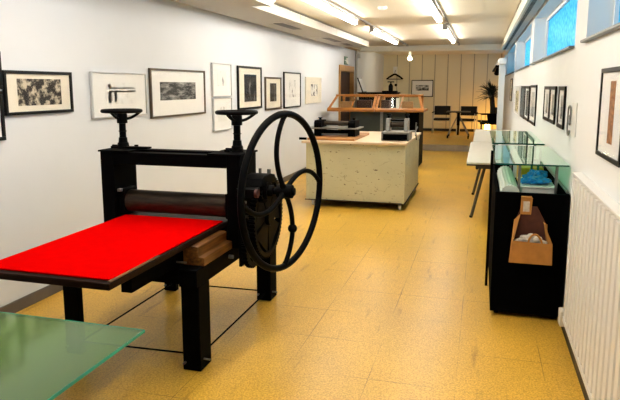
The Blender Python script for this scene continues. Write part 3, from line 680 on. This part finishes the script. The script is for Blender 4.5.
# back picture
bp = thing('framed_picture', 'black framed landscape print alone on the cream back wall', 'picture', (-1.87, Y1, 1.25))
Yb = Y1-.012
fr = MB(); xa, xb, za, zb, e = -2.22, -1.52, 1.25, 1.79, .025
fr.box(xa, xb, Yb-.03, Yb-.0005, za, za+e).box(xa, xb, Yb-.03, Yb-.0005, zb-e, zb).box(xa, xa+e, Yb-.03, Yb-.0005, za+e, zb-e).box(xb-e, xb, Yb-.03, Yb-.0005, za+e, zb-e)
obj('frame', fr, 'blackframe', bp, .002)
obj('mat_board', MB().box(xa+e, xb-e, Yb-.014, Yb-.002, za+e, zb-e), 'matwhite', bp)
obj('print', MB().box(-2.08, -1.66, Yb-.016, Yb-.0142, 1.45, 1.63), art('print_landscape', (.02, .02, .02), (.6, .6, .58), 6, .42, .6, (1, 1, 2), 6), bp)
# hanger with hook
hg = thing('coat_hanger', 'black coat hanger hanging from a wall hook on the back wall', 'hanger', (-2.73, 19.6, 1.84))
obj('hanger_body', MB().tube([(-3.0, 19.6, 1.82), (-2.88, 19.6, 1.90), (-2.76, 19.6, 1.97), (-2.70, 19.6, 1.97), (-2.58, 19.6, 1.90), (-2.46, 19.6, 1.82)], [.02, .032, .03, .03, .032, .02], 12).cyl((-2.98, 19.6, 1.82), (-2.48, 19.6, 1.82), .012, 8), 'black', hg)
obj('hanger_hook', MB().tube([(-2.73, 19.6, 1.97), (-2.73, 19.6, 2.05), (-2.71, 19.62, 2.09), (-2.73, 19.66, 2.10)], .008, 8), 'steel', hg)
single('wall_hook', MB().box(-2.80, -2.68, 19.70, Y1-.001, 1.98, 2.22).cyl((-2.73, 19.62, 2.085), (-2.73, 19.70, 2.085), .012, 10), 'white', 'white wall bracket above the black coat hanger', 'bracket')
single('wall_peg', MB().tube([(-2.72, Y1-.001, 1.63), (-2.72, Y1-.06, 1.63), (-2.72, Y1-.08, 1.63)], [.02, .02, .045], 14), 'black', 'small black peg on the back wall under the coat hanger', 'peg')

# chairs and folding table on the platform
def make_chair(label):
    t = thing('conference_chair', label, 'chair', (0, 0, 0), 'black armchairs round the far table')
    obj('seat', MB().box(-.23, .23, -.22, .22, .42, .47), 'fabric', t, .015)
    obj('backrest', MB().hull8([(-.24, .22, .56), (.24, .22, .56), (.24, .245, .56), (-.24, .245, .56)], [(-.24, .27, .84), (.24, .27, .84), (.24, .295, .84), (-.24, .295, .84)]), 'fabric', t, .008)
    for s in (-1, 1):
        obj('leg', MB().tube([(s*.26, -.22, .01), (s*.26, -.22, .64)], .012, 10), 'chrome', t)
        obj('leg', MB().tube([(s*.26, .26, .01), (s*.26, .21, .45), (s*.255, .29, .84)], .012, 10), 'chrome', t)
        obj('armrest', MB().box(s*.26-.025, s*.26+.025, -.24, .22, .64, .665), 'black', t, .008)
    objs('seat_frame', [MB().cyl((-.26, yy, .41), (.26, yy, .41), .010, 8) for yy in (-.18, .20)], 'chrome', t)
    return t
ch = make_chair('black armchair at the left end of the far table, facing the room')
ch.location = (-1.16, 18.9, .151)
dup(ch, (-.40, 18.7, .151), -.15, 'black armchair turned slightly, behind the right end of the far table')
dup(ch, (.17, 17.95, .151), -1.35, 'black armchair at the far right by the plant, mostly hidden')
FT = thing('folding_table', 'small dark folding table with slanted wheeled legs on the raised floor', 'table', (-.62, 17.5, .151))
obj('tabletop', MB().box(-.94, -.29, 17.15, 17.85, .865, .89), 'tableedge', FT, .004)
obj('column', MB().box(-.65, -.57, 17.44, 17.54, .50, .864).tube([(-.61, 17.49, .5), (-.61, 17.49, .22)], .03, 10), 'black', FT, .003)
for (bx_, by_) in ((-.88, 17.15), (-.32, 17.15), (-.88, 17.85), (-.32, 17.85)):
    l = obj('leg', MB().tube([(-.61+.03*(1 if bx_ > -.6 else -1), 17.5, .75), (bx_, by_, .24)], .016, 10), 'metalgrey', FT)
    obj('caster', MB().cyl((bx_-.02, by_, .195), (bx_+.02, by_, .195), .044, 16), 'black', l)

# plant with pot on a stand, warm lamp behind
PS = thing('plant_stand', 'dark low table carrying the plant at the far right', 'stand', (.26, 16.7, .151))
obj('stand_top', MB().box(-.02, .54, 16.4, 17.0, .60, .64), 'black', PS, .004)
for (xx, yy) in ((.02, 16.45), (.50, 16.45), (.02, 16.95), (.50, 16.95)): obj('leg', MB().box(xx-.02, xx+.02, yy-.02, yy+.02, .151, .60), 'black', PS)
PL = thing('potted_yucca', 'dark potted yucca with spiky leaves beside the white post', 'plant', (.30, 16.7, .641))
obj('pot', MB().tube([(.30, 16.7, .641), (.30, 16.7, .66), (.30, 16.7, .88)], [.10, .12, .16], 24), 'black', PL)
obj('trunk', MB().tube([(.30, 16.7, .85), (.29, 16.7, 1.05), (.25, 16.7, 1.38)], [.075, .065, .06], 12), 'trunk', PL)
lf = MB()
for k in range(150):
    a = random.uniform(0, 2*PI); el = random.uniform(-.25, 1.4); L_ = random.uniform(.30, .46)*(1 if math.cos(a) < .3 else .62); wd = .019
    base = Vector((.25, 16.7, 1.30+random.uniform(0, .14)))
    dr_ = Vector((math.cos(a)*math.cos(el), math.sin(a)*math.cos(el), math.sin(el)))
    sd = Vector((-math.sin(a), math.cos(a), 0))*wd
    mid = base+dr_*L_*.55+Vector((0, 0, .0)); tip = base+dr_*L_+Vector((0, 0, -.05*L_/.4))
    th = Vector((0, 0, .003))
    lf.hull8([base-sd*.6-th, base+sd*.6-th, base+sd*.6+th, base-sd*.6+th], [mid-sd-th, mid+sd-th, mid+sd+th, mid-sd+th])
    lf.hull8([mid-sd-th, mid+sd-th, mid+sd+th, mid-sd+th], [tip-sd*.1-th, tip+sd*.1-th, tip+sd*.1+th, tip-sd*.1+th])
obj('foliage', lf, 'leaf', PL, smooth=False)
WL = thing('floor_lamp', 'warm glowing low lamp on the floor behind the plant', 'lamp', (.20, 19.3, .151))
obj('lamp_shade', MB().tube([(.20, 19.3, .24), (.20, 19.3, .50)], [.09, .07], 20), 'warm', WL)
obj('stem', MB().cyl((.20, 19.3, .16), (.20, 19.3, .24), .012, 10).cyl((.20, 19.3, .152), (.20, 19.3, .165), .08, 20), 'metalgrey', WL)

# white post with long horizontal box
LPst = thing('lamp_post', 'tall pale white post carrying a long boxy arm along the window wall', 'lamp', (.395, 12.7, 0))
obj('post', MB().box(.310, .425, 12.62, 12.76, 0.002, 2.02), 'pale', LPst, .004)
obj('arm', MB().box(.29, .43, 12.3, 17.6, 2.021, 2.13), 'white', LPst, .005)
obj('arm_underside', MB().box(.25, .37, 12.9, 17.6, 1.985, 2.020), 'black', LPst, .003)
obj('spotlight', MB().tube([(.31, 14.0, 1.985), (.31, 14.0, 1.93), (.29, 13.95, 1.86)], [.02, .05, .055], 14), 'black', LPst)

# ------------------------------------------------------------ white tables on the right
def white_table(ya, yb, label, xl):
    t = thing('white_table', label, 'table', (.2, (ya+yb)/2, 0), 'white topped tables end to end by the right wall')
    obj('tabletop', MB().box(xl, .575, ya, yb, .722, .742), 'tabletop', t, .002)
    obj('top_edge', MB().box(xl+.002, .573, ya+.002, yb-.002, .705, .7215), 'tableedge', t)
    obj('apron', MB().box(xl+.10, .50, ya+.10, ya+.14, .66, .7045).box(xl+.10, .50, yb-.14, yb-.10, .66, .7045), 'legmetal', t, .002)
    for yy in (ya+.50, yb-.50):
        for s in (0, 1):
            p0, p1 = ((xl+.07, .005), (xl+.22, .70)) if s == 0 else ((.53, .005), (.38, .70))
            lg = obj('leg', MB().tube([(p0[0], yy, p0[1]), (p1[0], yy, p1[1])], .019, 12), 'legmetal', t)
            obj('foot', MB().cyl((p0[0]-.004, yy, .001), (p0[0], yy, .022), .02, 12), 'blackmatte', lg)
    return t
white_table(6.98, 9.60, 'nearer white topped table with slanted metal legs by the right wall', -.135)
white_table(9.68, 12.45, 'farther white topped table with slanted metal legs by the right wall', -.10)

# ------------------------------------------------------------ black cabinet with glass shelf
BK = thing('shelf_cabinet', 'black cabinet on casters with a green glass shelf on rods, beside the radiator', 'cabinet', (.35, 5.0, 0))
obj('front_panel', MB().box(.118, .590, 4.22, 4.25, .035, .885), 'blackmatte', BK, .002)
objs('side_panel', [MB().box(.118, .140, 4.251, 5.779, .035, .885), MB().box(.569, .590, 4.251, 5.779, .035, .885)], 'blackmatte', BK, .002)
obj('back_panel', MB().box(.141, .568, 5.78, 5.80, .035, .885), 'blackmatte', BK)
obj('tray', MB().box(.141, .568, 4.251, 5.779, .78, .80), 'blackmatte', BK)
obj('bottom', MB().box(.141, .568, 4.251, 5.779, .035, .06), 'blackmatte', BK)
obj('rim', MB().cyl((.58, 4.26, .895), (.58, 5.79, .895), .009, 10), 'steel', BK)
for (xx, yy) in ((.16, 4.29), (.55, 4.29), (.16, 5.73), (.55, 5.73)):
    obj('caster', MB().cyl((xx-.014, yy, .019), (xx+.014, yy, .019), .018, 16).box(xx-.02, xx+.02, yy-.02, yy+.02, .025, .0345), 'black', BK)
obj('shelf_glass', MB().box(.113, .588, 4.31, 5.66, 1.062, 1.072), 'tableglass', BK, .001)
obj('glass_edge', MB().box(.113, .588, 4.3065, 4.3095, 1.0615, 1.0725).box(.1100, .1125, 4.3065, 5.66, 1.0615, 1.0725), 'glassedge', BK)
for (xx, yy) in ((.275, 4.35), (.515, 4.35), (.275, 5.58), (.515, 5.58)):
    obj('support_rod', MB().cyl((xx, yy, .801), (xx, yy, 1.0615), .010, 12), 'steel', BK)
obj('side_upright', MB().box(.088, .108, 4.86, 4.90, .003, 1.10), 'black', BK, .002)
obj('handle', MB().tube([(.42, 5.2, .802), (.42, 5.2, .98), (.43, 5.2, 1.0), (.46, 5.2, 1.0), (.47, 5.2, .98), (.47, 5.2, .802)], .009, 8), 'green', BK)  # green hoop; its uprights stand in for strips reflected in the glass
G2 = thing('glass_rack', 'second green glass shelf on metal rods beyond the black cabinet', 'shelf', (.33, 6.6, 0))
obj('shelf_glass', MB().box(.115, .575, 5.87, 7.50, 1.062, 1.072), 'tableglass', G2, .001)
obj('glass_edge', MB().box(.115, .575, 5.8665, 5.8695, 1.060, 1.0735).box(.1120, .1145, 5.8665, 7.5, 1.060, 1.0735), 'glassedge', G2)
for (xx, yy) in ((.16, 5.95), (.50, 5.95), (.16, 6.93), (.50, 6.93)): obj('leg', MB().cyl((xx, yy, .002), (xx, yy, 1.0598), .012, 12), 'steel', G2)
# ribbed roll
rb = MB(); n = 72; pts = []
for i in range(n):
    a = 2*PI*i/n; r = .060+(.0035 if i % 4 < 2 else 0); pts.append((.215+r*math.cos(a), .867+r*math.sin(a)))
rb.prism(pts, 'y', 4.256, 5.3)
single('ribbed_roll', rb, mat('ribbed_white', (.55, .62, .56), .5, 0, .05), 'pale ribbed roll lying along the left side inside the black cabinet top', 'roll')
single('storage_box', MB().box(.30, .515, 4.42, 4.85, .802, .890).box(.292, .523, 4.41, 4.86, .8905, .902), 'white', 'flat white lidded box in the black cabinet, under the blue gloves', 'box', bevel=.003)
single('pencil_box', MB().box(.32, .52, 5.25, 5.45, .802, .925), 'yellow', 'yellow box behind the blue gloves in the black cabinet', 'box', bevel=.003)
single('grey_case', MB().box(.30, .49, 5.5, 5.68, .802, .96), 'pale', 'pale blue grey case at the far end of the black cabinet', 'box', bevel=.004)
def glove(cx, cy, sx, sy, sz, seed, label):
    rnd = random.Random(seed); m = MB()
    bmesh.ops.create_icosphere(m.bm, subdivisions=4, radius=1)
    ph = [rnd.uniform(0, 6) for _ in range(6)]
    for v in m.bm.verts:
        c = v.co.copy()
        k = 1+.16*math.sin(5*c.x+ph[0])*math.cos(4*c.y+ph[1])+.10*math.sin(11*c.x+7*c.y+ph[2])+.06*math.sin(17*c.y+ph[3])
        v.co = Vector((cx+c.x*sx*k, cy+c.y*sy*k, .9035+max(-.0, (c.z*.5+.5))*sz*k))
    for i in range(4):
        a = -.5+i*.35
        m.tube([(cx-sx*.6, cy+(i-1.5)*.03, .918), (cx-sx*1.0, cy+(i-1.5)*.045, .922), (cx-sx*1.35-.01*(i % 2), cy+(i-1.5)*.05, .914)], [.014, .012, .008], 8)
    single('rubber_glove', m, 'blue', label, 'glove', 'blue gloves on the white box')
glove(.415, 4.56, .085, .10, .045, 1, 'crumpled bright blue glove on the near half of the white box')
glove(.43, 4.76, .07, .08, .065, 5, 'crumpled bright blue glove on the far half of the white box')
# paper bag
BG = thing('paper_bag', 'open brown kraft paper bag hanging on the black cabinet front', 'bag', (.36, 4.17, .40))
yk = 4.212
bg = MB()
def wallp(a, b, th=.003):   # thin sheet from quad a
    n_ = (Vector(a[1])-Vector(a[0])).cross(Vector(a[2])-Vector(a[0])).normalized()*th
    bg_.hull8(a, [tuple(Vector(p)+n_) for p in a])
bg_ = MB()
x0, x1, zt = .222, .490, .575
wallp([(x0, yk-.13, .435), (x1, yk-.13, .435), (x1-.004, yk-.125, zt), (x0+.018, yk-.125, zt+.01)], 0)
wallp([(x0, yk-.13, .435), (x0+.018, yk-.125, zt+.01), (.285, yk-.02, .745), (.25, yk, .70), (x0+.01, yk, .43)], 0)
wallp([(x1, yk-.13, .435), (x1-.004, yk-.125, zt), (.435, yk-.02, .70), (.46, yk, .68), (x1-.01, yk, .43)], 0)
wallp([(x0, yk-.13, .435), (x1, yk-.13, .435), (x1-.01, yk-.002, .43), (x0+.01, yk-.002, .43)], 0)
obj('bag_body', bg_, 'kraft', BG, smooth=False)
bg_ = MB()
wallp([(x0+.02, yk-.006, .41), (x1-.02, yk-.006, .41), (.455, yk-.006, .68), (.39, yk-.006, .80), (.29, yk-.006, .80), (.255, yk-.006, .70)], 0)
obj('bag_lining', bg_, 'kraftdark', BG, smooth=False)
obj('bag_flap', MB().prism([(.283, .745), (.352, .745), (.358, .86), (.285, .862)], 'y', yk-.022, yk-.012).box(.285, .352, yk-.03, yk-.0005, .855, .868), M['kraft'], BG, .002)
obj('bag_label', MB().box(.300, .340, yk-.0235, yk-.0225, .765, .835), 'paper', BG)
obj('bag_handle', MB().tube(cubic((.335, yk-.12, .565), (.345, yk-.13, .66), (.405, yk-.13, .66), (.425, yk-.12, .56), 14), .007, 8), 'kraft', BG)
cp = MB(); bmesh.ops.create_icosphere(cp.bm, subdivisions=4, radius=1)
rnd = random.Random(3)
for v in cp.bm.verts:
    c = v.co.copy(); k = 1+.18*math.sin(7*c.x+1)*math.cos(6*c.z)+rnd.uniform(-.06, .06)
    v.co = Vector((.35+c.x*.095*k, yk-.07+c.y*.045*k, .57+c.z*.05*k))
single('crumpled_paper', cp, 'paper', 'crumpled pale paper stuffed into the brown kraft bag', 'paper', smooth=False)

# ------------------------------------------------------------ radiator
RA = thing('radiator', 'long white ribbed panel radiator under the big framed picture', 'radiator', (.54, 2.2, .1))
rm = MB(); y = 3.84; XF = .545
prof = []
y = .30
rm.box(XF+.020, XF+.035, .30, 3.85, .160, 1.075)
while y < 3.76:
    rm.hull8([(XF+.0205, y, .185), (XF, y+.012, .185), (XF, y+.070, .185), (XF+.0205, y+.082, .185)], [(XF+.0205, y, 1.06), (XF, y+.012, 1.06), (XF, y+.070, 1.06), (XF+.0205, y+.082, 1.06)]); y += .098
obj('front_panel', rm, 'radiator', RA, smooth=False)
obj('top_grille', MB().box(XF-.002, RX-.003, .29, 3.86, 1.076, 1.090), 'radiator', RA, .003)
obj('side_cover', MB().box(XF+.002, RX-.004, 3.851, 3.861, .150, 1.0755).box(XF-.001, XF+.012, .29, 3.86, .148, .180), 'radiator', RA, .003)
obj('valve', MB().box(.535, .585, 3.90, 3.99, .09, .19), 'matcream', RA, .006)
obj('valve_pipe', MB().cyl((.57, 3.86, .14), (.57, 3.90, .14), .012, 12), 'steel', RA)
